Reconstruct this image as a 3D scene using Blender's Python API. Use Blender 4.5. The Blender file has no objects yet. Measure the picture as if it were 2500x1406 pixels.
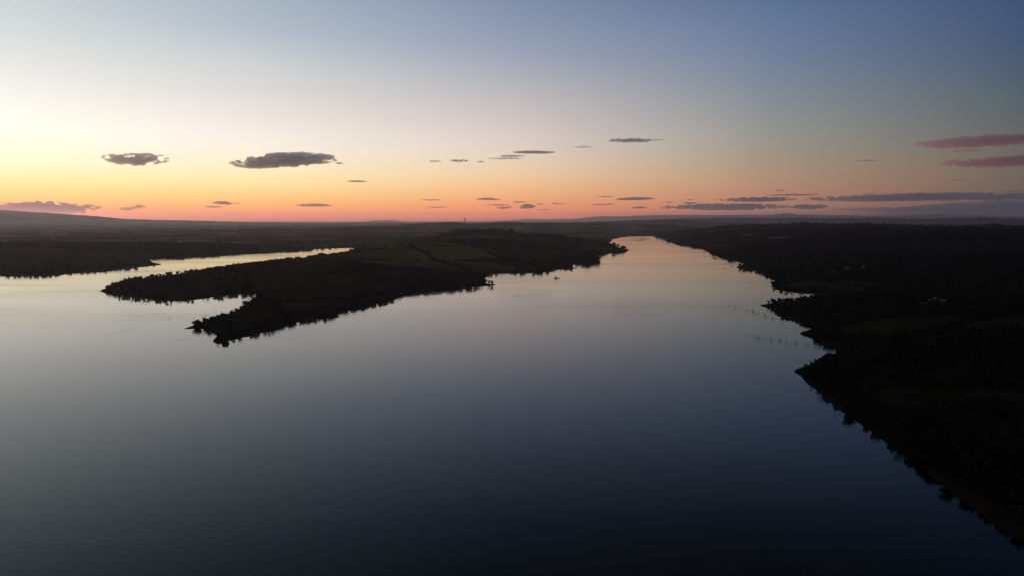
import bpy, math, random
import numpy as np

# ---------------------------------------------------------------- camera, sky, sun, exposure
sc = bpy.context.scene
COL = sc.collection
R = math.radians
EYE = 100.0                     # height of the camera above the lake, metres
F = 1668.0                      # focal length in pixels of a 2500 pixel wide frame
PITCH = math.atan(163.0 / F)    # eye level lies at row 540 of 1406

cam = bpy.data.cameras.new('camera')
cam_o = bpy.data.objects.new('camera', cam)
COL.objects.link(cam_o)
cam.lens = 36.0 * F / 2500.0
cam.clip_start = 0.5
cam.clip_end = 400000.0
cam_o.location = (0, 0, EYE)
cam_o.rotation_euler = (math.pi / 2 - PITCH, 0, 0)
sc.camera = cam_o

SUN_AZ = -42.0                  # degrees from the view axis, negative is left

def lin(c):
    return tuple(((v / 255.0) / 12.92 if v <= 10.3 else ((v / 255.0 + 0.055) / 1.055) ** 2.4) for v in c)

# twilight sky: colour against elevation (degrees) at five bearings from the sunset
ZEN = (28, 36, 62)
SKY = [
    (5.0, [(-1, (150, 92, 66)), (0.2, (232, 140, 96)), (0.9, (247, 172, 106)), (1.4, (253, 202, 126)), (2.1, (255, 224, 142)), (2.9, (255, 239, 170)),
           (3.9, (255, 248, 208)), (5.0, (255, 253, 226)), (6.2, (255, 255, 240)), (7.8, (250, 250, 240)), (9.4, (241, 242, 238)),
           (11.0, (229, 232, 231)), (12.6, (216, 223, 227)), (14.6, (206, 214, 222)), (19, (172, 185, 204)), (24, (128, 142, 168)), (32, (84, 97, 126)), (55, (42, 52, 82)), (90, ZEN)]),
    (21.5, [(-1, (120, 78, 66)), (0.0, (196, 122, 98)), (0.55, (232, 146, 106)), (1.1, (246, 176, 113)), (1.9, (253, 205, 132)), (2.8, (255, 225, 160)),
            (3.8, (255, 236, 188)), (5.5, (251, 241, 222)), (6.4, (247, 241, 227)), (7.9, (237, 233, 224)), (9.7, (223, 222, 219)),
            (11.5, (210, 214, 216)), (13.1, (195, 202, 213)), (14.3, (182, 191, 209)), (16.5, (172, 182, 204)), (24, (108, 122, 152)), (32, (66, 80, 112)), (55, (38, 48, 78)), (90, ZEN)]),
    (42.0, [(-1, (96, 66, 62)), (0.05, (176, 110, 100)), (0.5, (212, 126, 104)), (1.2, (229, 150, 108)), (2.0, (237, 172, 124)), (3.05, (239, 192, 144)),
            (4.05, (234, 204, 166)), (5.4, (226, 209, 190)), (6.8, (218, 207, 198)), (8.2, (207, 198, 195)), (9.9, (193, 188, 192)),
            (11.5, (176, 178, 189)), (13.1, (159, 166, 187)), (15.3, (142, 153, 184)), (17.5, (128, 141, 177)), (24, (74, 88, 118)), (32, (36, 47, 70)), (55, (32, 42, 72)), (90, ZEN)]),
    (62.5, [(-1, (60, 50, 54)), (0.3, (132, 98, 96)), (1.2, (166, 120, 104)), (2.2, (175, 130, 108)), (3.2, (171, 138, 116)),
            (4.5, (162, 143, 124)), (6.1, (151, 146, 137)), (7.8, (141, 144, 144)), (9.4, (130, 139, 149)),
            (11.0, (120, 133, 154)), (12.5, (112, 127, 157)), (14.8, (100, 119, 159)), (17.0, (87, 108, 151)), (24, (44, 58, 86)), (32, (25, 35, 55)), (55, (27, 36, 64)), (90, ZEN)]),
    (79.0, [(-1, (34, 36, 44)), (0.3, (66, 64, 76)), (1.0, (84, 77, 82)), (1.9, (100, 89, 84)), (2.8, (104, 95, 86)), (4.0, (104, 98, 90)),
            (5.3, (97, 97, 96)), (6.8, (88, 95, 100)), (8.3, (79, 93, 105)), (9.8, (71, 88, 110)),
            (11.3, (64, 83, 114)), (13.4, (58, 78, 118)), (15.7, (52, 74, 119)), (24, (31, 44, 70)), (32, (20, 29, 48)), (55, (24, 33, 58)), (90, ZEN)]),
    (180.0, [(-1, (36, 38, 48)), (0.3, (62, 66, 92)), (4.0, (92, 84, 110)), (9.0, (112, 98, 120)), (15, (96, 96, 130)), (25, (60, 70, 110)), (45, (36, 46, 78)), (90, ZEN)]),
]
HAZE_K = 3.4e-5                 # extinction of the haze per metre; the glow above it is a little stronger than what reaches the lens
HAZE_TOP = 600.0
HAZE_END = 47000.0
AIR = {5.0: (0.24, 0.18, 0.155), 21.5: (0.19, 0.145, 0.125), 42.0: (0.14, 0.11, 0.10), 62.5: (0.075, 0.065, 0.07), 79.0: (0.045, 0.043, 0.05), 180.0: (0.02, 0.022, 0.03)}
def above_haze(a, e, c):
    path = min(HAZE_END, (HAZE_TOP - EYE) / math.sin(R(max(e, 0.3))))
    t = math.exp(-HAZE_K * path)
    hi = min(max((e - 6.0) / 8.0, 0.0), 1.0)
    mid = math.exp(-((e - 8.5) / 4.0) ** 2)
    glow = {5.0: 0.04, 21.5: 0.0}.get(a, 0.0) * math.exp(-((e - 5.8) / 2.6) ** 2)
    low = math.exp(-(max(e, 0.0) / 1.7) ** 2)
    tint = [(1 + hi * q + mid * p) * (1 + glow) * (1 - low * w) for q, p, w in ((-0.03, 0.012 if a < 50 else -0.03, 0.08), (-0.008, -0.026 if a < 50 else -0.01, 0.14), (-0.07 - (0.09 if a < 50 else 0.2) * min(max((e - 14) / 7, 0), 1), -0.012, 0.36))]
    return tuple(k * 0.965 * max(v - l * (1 - t), 0.3 * v) / t for k, v, l in zip(tint, lin(c), AIR[a]))
world = bpy.data.worlds.new('World')
sc.world = world
world.use_nodes = True
wn, wl = world.node_tree.nodes, world.node_tree.links
wn.clear()
def wnode(t, **kw):
    n = wn.new(t)
    for k, v in kw.items(): setattr(n, k, v)
    return n
def wmath(op, a, b=None, c=None):
    n = wnode('ShaderNodeMath', operation=op)
    for i, v in enumerate((a, b, c)):
        if v is None: continue
        if isinstance(v, (int, float)): n.inputs[i].default_value = v
        else: wl.new(v, n.inputs[i])
    return n.outputs[0]
tc = wnode('ShaderNodeTexCoord')
nrm = wnode('ShaderNodeVectorMath', operation='NORMALIZE'); wl.new(tc.outputs['Generated'], nrm.inputs[0])
sep = wnode('ShaderNodeSeparateXYZ'); wl.new(nrm.outputs[0], sep.inputs[0])
elev = wmath('MULTIPLY', wmath('ARCSINE', sep.outputs[2]), 180 / math.pi)
flat = wmath('SQRT', wmath('ADD', wmath('MULTIPLY', sep.outputs[0], sep.outputs[0]), wmath('ADD', wmath('MULTIPLY', sep.outputs[1], sep.outputs[1]), 1e-6)))
sx, sy = math.sin(R(SUN_AZ)), math.cos(R(SUN_AZ))
cosa = wmath('DIVIDE', wmath('ADD', wmath('MULTIPLY', sep.outputs[0], sx), wmath('MULTIPLY', sep.outputs[1], sy)), flat)
azd = wmath('MULTIPLY', wmath('ARCCOSINE', wmath('MINIMUM', wmath('MAXIMUM', cosa, -1.0), 1.0)), 180 / math.pi)
e01 = wmath('DIVIDE', wmath('ADD', elev, 1.0), 91.0)
prev = None
for k, (a, stops) in enumerate(SKY):
    ramp = wnode('ShaderNodeValToRGB')
    cr = ramp.color_ramp
    cr.interpolation = 'LINEAR'
    for j, (e, c) in enumerate(stops):
        p = (e + 1.0) / 91.0
        el = cr.elements[j] if j < 2 else cr.elements.new(p)
        el.position = p
        el.color = (*above_haze(a, e, c), 1)
    wl.new(e01, ramp.inputs[0])
    if prev is not None:
        mr = wnode('ShaderNodeMapRange', interpolation_type='LINEAR')
        wl.new(azd, mr.inputs[0])
        mr.inputs[1].default_value = SKY[k - 1][0]; mr.inputs[2].default_value = a
        mx = wnode('ShaderNodeMix', data_type='RGBA')
        wl.new(mr.outputs[0], mx.inputs[0]); wl.new(prev, mx.inputs[6]); wl.new(ramp.outputs[0], mx.inputs[7])
        prev = mx.outputs[2]
    else:
        prev = ramp.outputs[0]
bg1 = wnode('ShaderNodeBackground'); wl.new(prev, bg1.inputs[0]); bg1.inputs[1].default_value = 1.0
nis = wnode('ShaderNodeTexSky', sky_type='NISHITA'); nis.sun_disc = False
nis.sun_elevation = R(-1.5); nis.sun_rotation = R(SUN_AZ)
bg2 = wnode('ShaderNodeBackground'); wl.new(nis.outputs[0], bg2.inputs[0]); bg2.inputs[1].default_value = 0.03
adds = wnode('ShaderNodeAddShader'); wl.new(bg1.outputs[0], adds.inputs[0]); wl.new(bg2.outputs[0], adds.inputs[1])
wout = wnode('ShaderNodeOutputWorld'); wl.new(adds.outputs[0], wout.inputs[0])

sun = bpy.data.lights.new('sun', 'SUN')
sun.energy = 1.3
sun.angle = R(6)
sun.color = (1.0, 0.34, 0.28)
sun_o = bpy.data.objects.new('sun', sun)
COL.objects.link(sun_o)
SUN_EL = -1.5                   # the sun has set: it reaches only the clouds
sun_o.rotation_euler = (R(90 - SUN_EL), 0, R(180 - SUN_AZ) )

vs = sc.view_settings
vs.view_transform = 'Standard'; vs.look = 'None'; vs.exposure = 0.0; vs.gamma = 1.0; vs.use_curve_mapping = False
sc.cycles.use_denoising = True
sc.cycles.max_bounces = 14
sc.cycles.diffuse_bounces = 1
sc.cycles.glossy_bounces = 2
sc.cycles.transparent_max_bounces = 16
sc.cycles.volume_bounces = 12

# ---------------------------------------------------------------- helpers
rng = np.random.default_rng(7)
random.seed(7)

def ray(px, py):
    """direction of a photograph pixel, in metres per metre"""
    x, u = (px - 1250.0) / F, (703.0 - py) / F
    c, s = math.cos(PITCH), math.sin(PITCH)
    return np.array([x, c + u * s, u * c - s])

def ground(px, py, z=0.0):
    d = ray(px, py)
    t = (z - EYE) / d[2]
    return d[0] * t, d[1] * t

def at_range(px, py, dist):
    d = ray(px, py)
    t = dist / math.hypot(d[0], d[1])
    return d[0] * t, d[1] * t, EYE + d[2] * t

def hash2(ix, iy, seed):
    h = (ix.astype(np.int64) * 374761393 + iy.astype(np.int64) * 668265263 + seed * 1442695041) & 0xffffffff
    h = ((h ^ (h >> 13)) * 1274126177) & 0xffffffff
    h = h ^ (h >> 16)
    return (h & 0xffffff) / float(0xffffff)

def vnoise(x, y, seed=0):
    ix, iy = np.floor(x), np.floor(y)
    fx, fy = x - ix, y - iy
    fx = fx * fx * fx * (fx * (fx * 6 - 15) + 10); fy = fy * fy * fy * (fy * (fy * 6 - 15) + 10)
    a, b = hash2(ix, iy, seed), hash2(ix + 1, iy, seed)
    c, d = hash2(ix, iy + 1, seed), hash2(ix + 1, iy + 1, seed)
    return (a + (b - a) * fx) * (1 - fy) + (c + (d - c) * fx) * fy

def fbm(x, y, octv=4, seed=0, gain=0.5):
    s, amp, tot = 0.0, 1.0, 0.0
    for o in range(octv):
        s = s + amp * vnoise(x * 2 ** o + 17.3 * o, y * 2 ** o - 9.1 * o, seed + o)
        tot += amp; amp *= gain
    return s / tot

def smooth(a, b, v):
    t = np.clip((v - a) / (b - a), 0, 1)
    return t * t * (3 - 2 * t)

def mesh_obj(name, verts, faces, mat, parent=None, shade=False):
    me = bpy.data.meshes.new(name)
    me.from_pydata([tuple(map(float, v)) for v in verts], [], faces)
    if mat: me.materials.append(mat)
    if shade: me.shade_smooth()
    o = bpy.data.objects.new(name, me)
    COL.objects.link(o)
    if parent: o.parent = parent
    return o

def np_mesh(name, verts, faces, mat, shade=False, tri=False):
    """fast mesh from arrays; all faces of one size"""
    me = bpy.data.meshes.new(name)
    k = faces.shape[1]
    me.vertices.add(len(verts)); me.vertices.foreach_set('co', np.asarray(verts, np.float32).ravel())
    me.loops.add(faces.size); me.loops.foreach_set('vertex_index', faces.astype(np.int32).ravel())
    me.polygons.add(len(faces))
    me.polygons.foreach_set('loop_start', np.arange(0, faces.size, k, dtype=np.int32))
    me.polygons.foreach_set('loop_total', np.full(len(faces), k, np.int32))
    me.update(calc_edges=True)
    if mat: me.materials.append(mat)
    if shade: me.shade_smooth()
    return me

def link(name, me, parent=None):
    o = bpy.data.objects.new(name, me)
    COL.objects.link(o)
    if parent: o.parent = parent
    return o

def tag(o, label=None, cat=None, group=None, kind=None):
    if label: o['label'] = label
    if cat: o['category'] = cat
    if group: o['group'] = group
    if kind: o['kind'] = kind
    return o

def empty(name, loc, rz=0.0, s=1.0):
    o = bpy.data.objects.new(name, None)
    COL.objects.link(o)
    o.location = loc; o.rotation_euler = (0, 0, rz); o.scale = (s, s, s) if not isinstance(s, tuple) else s
    o.empty_display_size = 0.5
    return o

def principled(name, col, rough=0.8, **kw):
    m = bpy.data.materials.new(name); m.use_nodes = True
    b = m.node_tree.nodes['Principled BSDF']
    b.inputs['Base Color'].default_value = (*col, 1)
    b.inputs['Roughness'].default_value = rough
    for k, v in kw.items(): b.inputs[k].default_value = v
    return m

def noisy(name, c1, c2, scale, rough=0.85, detail=4.0):
    m = principled(name, c1, rough)
    nt = m.node_tree; b = nt.nodes['Principled BSDF']
    t = nt.nodes.new('ShaderNodeTexCoord'); n = nt.nodes.new('ShaderNodeTexNoise')
    n.inputs['Scale'].default_value = scale; n.inputs['Detail'].default_value = detail
    nt.links.new(t.outputs['Object'], n.inputs['Vector'])
    r = nt.nodes.new('ShaderNodeValToRGB')
    r.color_ramp.elements[0].position = 0.35; r.color_ramp.elements[1].position = 0.65
    r.color_ramp.elements[0].color = (*c1, 1); r.color_ramp.elements[1].color = (*c2, 1)
    nt.links.new(n.outputs['Fac'], r.inputs[0]); nt.links.new(r.outputs[0], b.inputs['Base Color'])
    b.inputs['Specular IOR Level'].default_value = 0.05
    return m

# ---------------------------------------------------------------- lake outline (rows and columns of the photograph, on the water level)
RIGHT = [(2500, 1322), (2440, 1287), (2400, 1260), (2340, 1212), (2285, 1168), (2225, 1122), (2180, 1090), (2140, 1060), (2090, 1027), (2050, 999), (2010, 966), (1985, 945),
         (1962, 925), (1945, 911), (1938, 905), (1950, 899), (1972, 893), (1990, 885), (2010, 873), (2040, 863), (2064, 857), (2082, 852), (2060, 849), (2046, 847), (2023, 844), (2004, 840),
         (1998, 830), (1978, 824), (1959, 818), (1952, 813), (1960, 809), (1975, 805), (1990, 801), (1975, 797), (1966, 790), (1960, 783), (1940, 779), (1921, 776),
         (1905, 773), (1897, 768), (1892, 761), (1884, 754), (1868, 749), (1851, 744), (1880, 740), (1900, 738), (1930, 736), (1960, 735), (1990, 731), (2012, 727), (2034, 722),
         (2022, 714), (1975, 712), (1924, 711), (1905, 708), (1888, 705), (1881, 700), (1883, 692), (1886, 688), (1897, 684), (1875, 678), (1862, 672), (1848, 661),
         (1828, 659), (1810, 657), (1799, 653), (1808, 650), (1822, 646), (1824, 643), (1800, 640), (1787, 637), (1771, 635), (1758, 627), (1733, 617), (1718, 612), (1712, 607),
         (1682, 603), (1656, 600), (1643, 596), (1628, 589), (1605, 582), (1592, 577.5), (1562, 578), (1530, 578.5)]
MIDDLE = [(1504, 584), (1492, 589), (1489, 593), (1497, 599), (1514, 606), (1530, 609), (1536, 611), (1530, 616), (1514, 619), (1500, 619), (1480, 621), (1467, 623), (1436, 623.5),
          (1433, 625), (1440, 630), (1462, 632), (1465, 640), (1463, 645), (1440, 645.5), (1405, 645.5), (1396, 649), (1398, 653), (1412, 657), (1396, 656.5), (1390, 658), (1352, 659), (1347, 664), (1325, 666), (1295, 667), (1218, 668.5),
          (1194, 671), (1186, 678), (1185, 688), (1190, 694), (1218, 696.2), (1190, 698), (1167, 699), (1116, 704), (1065, 706), (1024, 710), (980, 722), (970, 729), (912, 744), (862, 754),
          (840, 760), (816, 769), (834, 773.5), (812, 775), (784, 776), (750, 781), (728, 786), (690, 799), (660, 807), (616, 819), (593, 823), (560, 831), (538, 836), (527, 838), (522, 834),
          (524, 826), (529, 817), (530, 809), (510, 804), (490, 802), (470, 801.5), (447, 803), (462, 797), (480, 791), (500, 785), (524, 778), (545, 774), (566, 768), (580, 759), (598, 746), (612, 736),
          (622, 724), (628, 717), (600, 716), (560, 719), (520, 724), (486, 729), (450, 733), (404, 733), (358, 729), (320, 724), (280, 719), (254, 714), (241, 710),
          (262, 701), (282, 694), (304, 688), (340, 683), (374, 677), (413, 671.5), (460, 667), (494, 664), (525, 660), (560, 655), (592, 651), (625, 647), (670, 640), (722, 634), (770, 629), (810, 624), (840, 619), (862, 611), (866, 607.5)]
LEFT = [(858, 606.5), (810, 607.3), (766, 610), (733, 614.5), (689, 614.5), (656, 617.5), (630, 618), (580, 622.5), (528, 626), (477, 630), (446, 633), (420, 632), (400, 631), (384, 633), (360, 636.5),
        (372, 640), (384, 644), (392, 647.4), (380, 649.5), (350, 652.5), (318, 655.5), (290, 658), (276, 661), (262, 664), (240, 666.5), (200, 667), (172, 669), (154, 671), (128, 675), (80, 676), (40, 676), (0, 675), (-120, 674), (-300, 671), (-560, 668)]
def unproj(l): return [ground(*p) for p in l]
wr, wm, wlft = unproj(RIGHT), unproj(MIDDLE), unproj(LEFT)
POLY = np.array([(1500.0, -1500.0), (640.0, -400.0), (300.0, 40.0)] + wr + wm + wlft + [(-2600.0, 900.0), (-3400.0, 0.0), (-3400.0, -1500.0)])
# low mud bars lying in the water near the river's far end and off the banks
BARS = [[(1535, 584.5), (1570, 584), (1600, 584.6), (1570, 585.2)], [(1528, 587.3), (1560, 587), (1585, 587.6), (1556, 588.2)],
        [(1716, 626.5), (1722, 626.2), (1724, 627.4), (1718, 627.6)], [(1733, 629.6), (1742, 630), (1756, 634.5), (1748, 634.2), (1738, 631)],
        [(1764, 657), (1770, 657), (1771, 658.6), (1765, 658.6)], [(1782, 652), (1790, 651), (1792, 652.2), (1784, 653.4)], [(1409, 649.6), (1418, 650), (1408, 651)]]
BARS = [np.array(unproj(b)) for b in BARS]

def roughen(P, amp=0.012):
    """cut the outline into short pieces and let it wander a little, as a real shore does"""
    out = []
    for i in range(len(P)):
        a, b = P[i], P[(i + 1) % len(P)]
        L = math.hypot(*(b - a)); r0 = math.hypot(*((a + b) / 2))
        n = 1 if r0 > 6000 or r0 < 60 else max(1, min(6, int(L / (r0 * 0.012))))
        for k in range(n):
            p = a + (b - a) * k / n
            if k:
                nv = np.array([-(b - a)[1], (b - a)[0]]) / max(L, 1e-6)
                p = p + nv * (hash2(np.array(i), np.array(k), 5) - 0.5) * L / n * 0.5
            out.append(p)
    return np.array(out)
POLY = roughen(POLY)

def sdist(x, y, P=None):
    """distance to the lake's outline, positive on land"""
    if P is None: P = POLY
    A, B = P, np.roll(P, -1, axis=0)
    out = np.empty(x.shape)
    xf, yf, of = x.ravel(), y.ravel(), out.ravel()
    CH = 20000
    for s in range(0, xf.size, CH):
        qx, qy = xf[s:s + CH, None], yf[s:s + CH, None]
        ax, ay, bx, by = A[None, :, 0], A[None, :, 1], B[None, :, 0], B[None, :, 1]
        dx, dy = bx - ax, by - ay
        t = np.clip(((qx - ax) * dx + (qy - ay) * dy) / (dx * dx + dy * dy + 1e-9), 0, 1)
        d2 = ((qx - ax - t * dx) ** 2 + (qy - ay - t * dy) ** 2).min(axis=1)
        cross = ((ay > qy) != (by > qy)) & (qx < dx * (qy - ay) / np.where(dy == 0, 1e-9, dy) + ax)
        inside = (cross.sum(axis=1) % 2) == 1
        of[s:s + CH] = np.sqrt(d2) * np.where(inside, -1, 1)
    return of.reshape(x.shape)

def land_dist(x, y):
    d = sdist(x, y)
    for b in BARS:
        c = b.mean(axis=0); rad = np.abs(b - c).max() + 60
        m = (np.abs(x - c[0]) < rad) & (np.abs(y - c[1]) < rad)
        if m.any():
            d[m] = np.maximum(d[m], np.minimum(-sdist(x[m], y[m], b), 4.0))
    return d

# hills: (column, row of the crest, distance, half width across, half depth)
HILLS = [(1010, 588, 1800, 270, 230), (860, 618, 1650, 230, 200), (1120, 602, 1950, 200, 200), (1250, 598, 2250, 160, 160), (1330, 600, 2250, 150, 160),
         (700, 640, 1420, 180, 130), (560, 660, 1230, 130, 90), (430, 684, 1060, 100, 60), (900, 640, 1300, 240, 160), (1060, 655, 1130, 150, 120), (760, 700, 960, 130, 90), (640, 746, 800, 60, 46),
         (100, 588, 2500, 420, 300), (-200, 600, 2200, 500, 300), (300, 612, 2350, 330, 260), (1480, 597, 3300, 150, 170), (1440, 628, 2040, 40, 60),
         (2050, 600, 2200, 420, 420), (2250, 575, 2700, 500, 400), (1900, 612, 1900, 250, 300), (2000, 690, 1020, 150, 90), (2450, 620, 1500, 420, 350), (2300, 715, 780, 260, 120),
         (2150, 738, 700, 160, 60), (2100, 800, 560, 120, 60), (2300, 870, 470, 140, 70), (2480, 980, 350, 120, 80), (1800, 592, 2700, 250, 350), (1700, 572, 4300, 400, 500), (2600, 760, 640, 200, 140)]
HILLS = [(*at_range(a, b, r), w, d) for a, b, r, w, d in HILLS]
# ridges: skyline points, distance, half depth, and how much small relief they carry
RIDGES = [
    ([(-700, 600), (-300, 592), (0, 589), (60, 586), (120, 585), (155, 592), (240, 590), (330, 586), (420, 590), (500, 586), (640, 592), (760, 600), (900, 615)], 2500, 260, 4.0),
    ([(-900, 584), (-200, 580), (150, 578), (300, 574), (420, 568), (500, 563), (560, 565), (640, 561.5), (700, 562), (760, 560.5), (850, 557), (920, 556), (1000, 556), (1100, 562), (1300, 575), (1500, 590)], 6200, 480, 7.0),
    ([(500, 572), (820, 561), (860, 556), (920, 552), (985, 549), (1040, 545.5), (1090, 543.5), (1112, 543.5), (1130, 545.5), (1165, 546.5), (1200, 545), (1250, 542.5), (1290, 544.5), (1335, 543.5), (1380, 545.5), (1450, 545), (1700, 552)], 7600, 560, 6.0),
    ([(1250, 548), (1400, 544), (1450, 542), (1500, 541), (1560, 538), (1590, 538.5), (1640, 536), (1700, 540), (1800, 545), (1900, 550)], 11500, 900, 7.0),
    ([(1500, 545), (1600, 536.5), (1680, 533.5), (1740, 533), (1800, 532.2), (1880, 533), (1960, 532.5), (2050, 534), (2130, 533), (2250, 535), (2330, 533.5), (2400, 531.5), (2450, 533), (2500, 534.5), (2800, 533), (3300, 536), (4500, 536)], 17000, 1100, 10.0),
    ([(1600, 552), (1750, 548), (1850, 546), (1960, 545), (2040, 547), (2100, 545.5), (2180, 548), (2260, 551), (2330, 551), (2420, 549), (2500, 553), (2800, 550), (3500, 552)], 4600, 420, 7.0),
    ([(960, 588), (1000, 577), (1060, 568), (1120, 563), (1180, 557), (1230, 559), (1280, 566), (1340, 564), (1400, 570), (1460, 573), (1540, 574)], 2900, 250, 9.0),
    ([(880, 604), (930, 597), (1000, 590), (1060, 586), (1130, 588), (1200, 584), (1280, 586), (1400, 592)], 2080, 150, 4.0),
    ([(1560, 566), (1640, 560), (1720, 556), (1800, 553), (1900, 556), (2000, 554), (2100, 552), (2250, 557), (2400, 556), (2600, 556)], 3500, 300, 7.0),
    ([(1720, 590), (1830, 583), (1950, 576), (2080, 570), (2200, 574), (2330, 570), (2500, 574), (2700, 570)], 2250, 220, 5.0),
    ([(-200, 566), (100, 566), (260, 563), (420, 558), (560, 557), (700, 553), (840, 552), (940, 553)], 10500, 800, 7.0),
    ([(1650, 572), (1800, 566), (1950, 562), (2100, 558), (2200, 562), (2350, 558), (2500, 562), (2900, 560)], 2850, 240, 5.0)]
FAR = [
    ([(-1800, 520), (-900, 510), (-400, 506), (-150, 508), (0, 513), (80, 517.5), (150, 522.5), (230, 528), (270, 532), (310, 535.5), (380, 537.5), (450, 538.8), (560, 541.5), (640, 543.5), (760, 546), (840, 547), (920, 549), (1100, 560)], 19500, 2400, 9.0),
    ([(760, 556), (830, 548), (860, 546), (890, 542), (915, 539), (940, 537.5), (965, 538.5), (985, 541.5), (1005, 544), (1030, 543.5), (1060, 546), (1120, 560)], 39000, 2200, 14.0),
    ([(1000, 556), (1060, 544), (1080, 541.5), (1120, 541), (1170, 541.5), (1230, 539), (1290, 535.5), (1330, 537), (1400, 535), (1440, 531), (1470, 528.5), (1510, 529), (1560, 527), (1640, 525.5), (1760, 526), (1870, 525.5), (1900, 524), (1922, 521), (1945, 524.5), (2010, 526),
      (2150, 527.5), (2200, 527), (2290, 524), (2380, 527), (2500, 529), (2900, 526), (3600, 528), (5000, 530)], 41000, 2600, 14.0)]
def ridge_tab(r):
    pts, dist, depth, rel = r
    az, z = [], []
    for px, py in pts:
        x, y, zz = at_range(px, py, dist)
        az.append(math.atan2(x, y)); z.append(zz)
    return np.array(az), np.array(z), dist, depth, rel
RIDGES = [ridge_tab(r) for r in RIDGES]
FAR = [ridge_tab(r) for r in FAR]

def height(x, y, d=None):
    if d is None: d = land_dist(x, y)
    r = np.hypot(x, y); az = np.arctan2(x, y)
    left = smooth(0.05, -0.3, az)
    base = np.interp(r, [0, 800, 2000, 4000, 7000, 11000, 20000, 40000], [9, 11, 9, 7, 8, 14, 34, 50]) - left * np.interp(r, [0, 3000, 8000, 20000], [0, 1, 2, 14])
    amp = np.interp(r, [0, 1000, 3000, 7000, 15000], [5, 8, 13, 22, 40])
    n = fbm(x / 620.0, y / 620.0, 4, 11) - 0.5
    n2 = fbm(x / 2300.0, y / 2300.0, 3, 23) - 0.5
    H = base + amp * (1.3 * n + 1.2 * n2)
    H = np.where(r > 2500, np.minimum(H, 82 + 10 * n), H)
    H = np.maximum(H, 5 + 6 * n2)
    for hx, hy, hz, w, dp in HILLS:
        a0 = math.atan2(hx, hy); c, s = math.cos(a0), math.sin(a0)
        u = ((x - hx) * c - (y - hy) * s) / w
        v = ((x - hx) * s + (y - hy) * c) / dp
        g = np.exp(-(u * u + v * v) * 0.9)
        H = H + np.maximum(hz - H, 0) * g
    for tab_az, tab_z, dist, depth, rel in RIDGES + FAR:
        zc = np.interp(az, tab_az, tab_z, left=-50, right=-50) + 1.7 * rel * (fbm(az * 90 + dist, r / (dist * 0.06), 4, 31) - 0.55)
        g = np.exp(-((r - dist) / np.where(r < dist, 0.62 * depth, depth)) ** 2)
        H = H + np.maximum(zc - H, 0) * g
    gentle = np.maximum(smooth(-0.08, -0.14, az) * smooth(1750, 2000, r), smooth(-0.40, -0.46, az) * smooth(1100, 1200, r))
    k = 1.0 - np.exp(-np.maximum(d, 0) / (np.interp(r, [200, 1500, 4000], [70, 130, 260]) * (1 + 1.6 * gentle)))
    z = np.maximum(H, 4) * k + np.clip(d, 0, 4) * 0.10
    z = z + (fbm(x / 38.0, y / 38.0, 3, 41) - 0.5) * np.clip(d / 12, 0, 1) * 1.6
    return np.where(d > 0, z, np.maximum(d * 0.12, -3.0))

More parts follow.
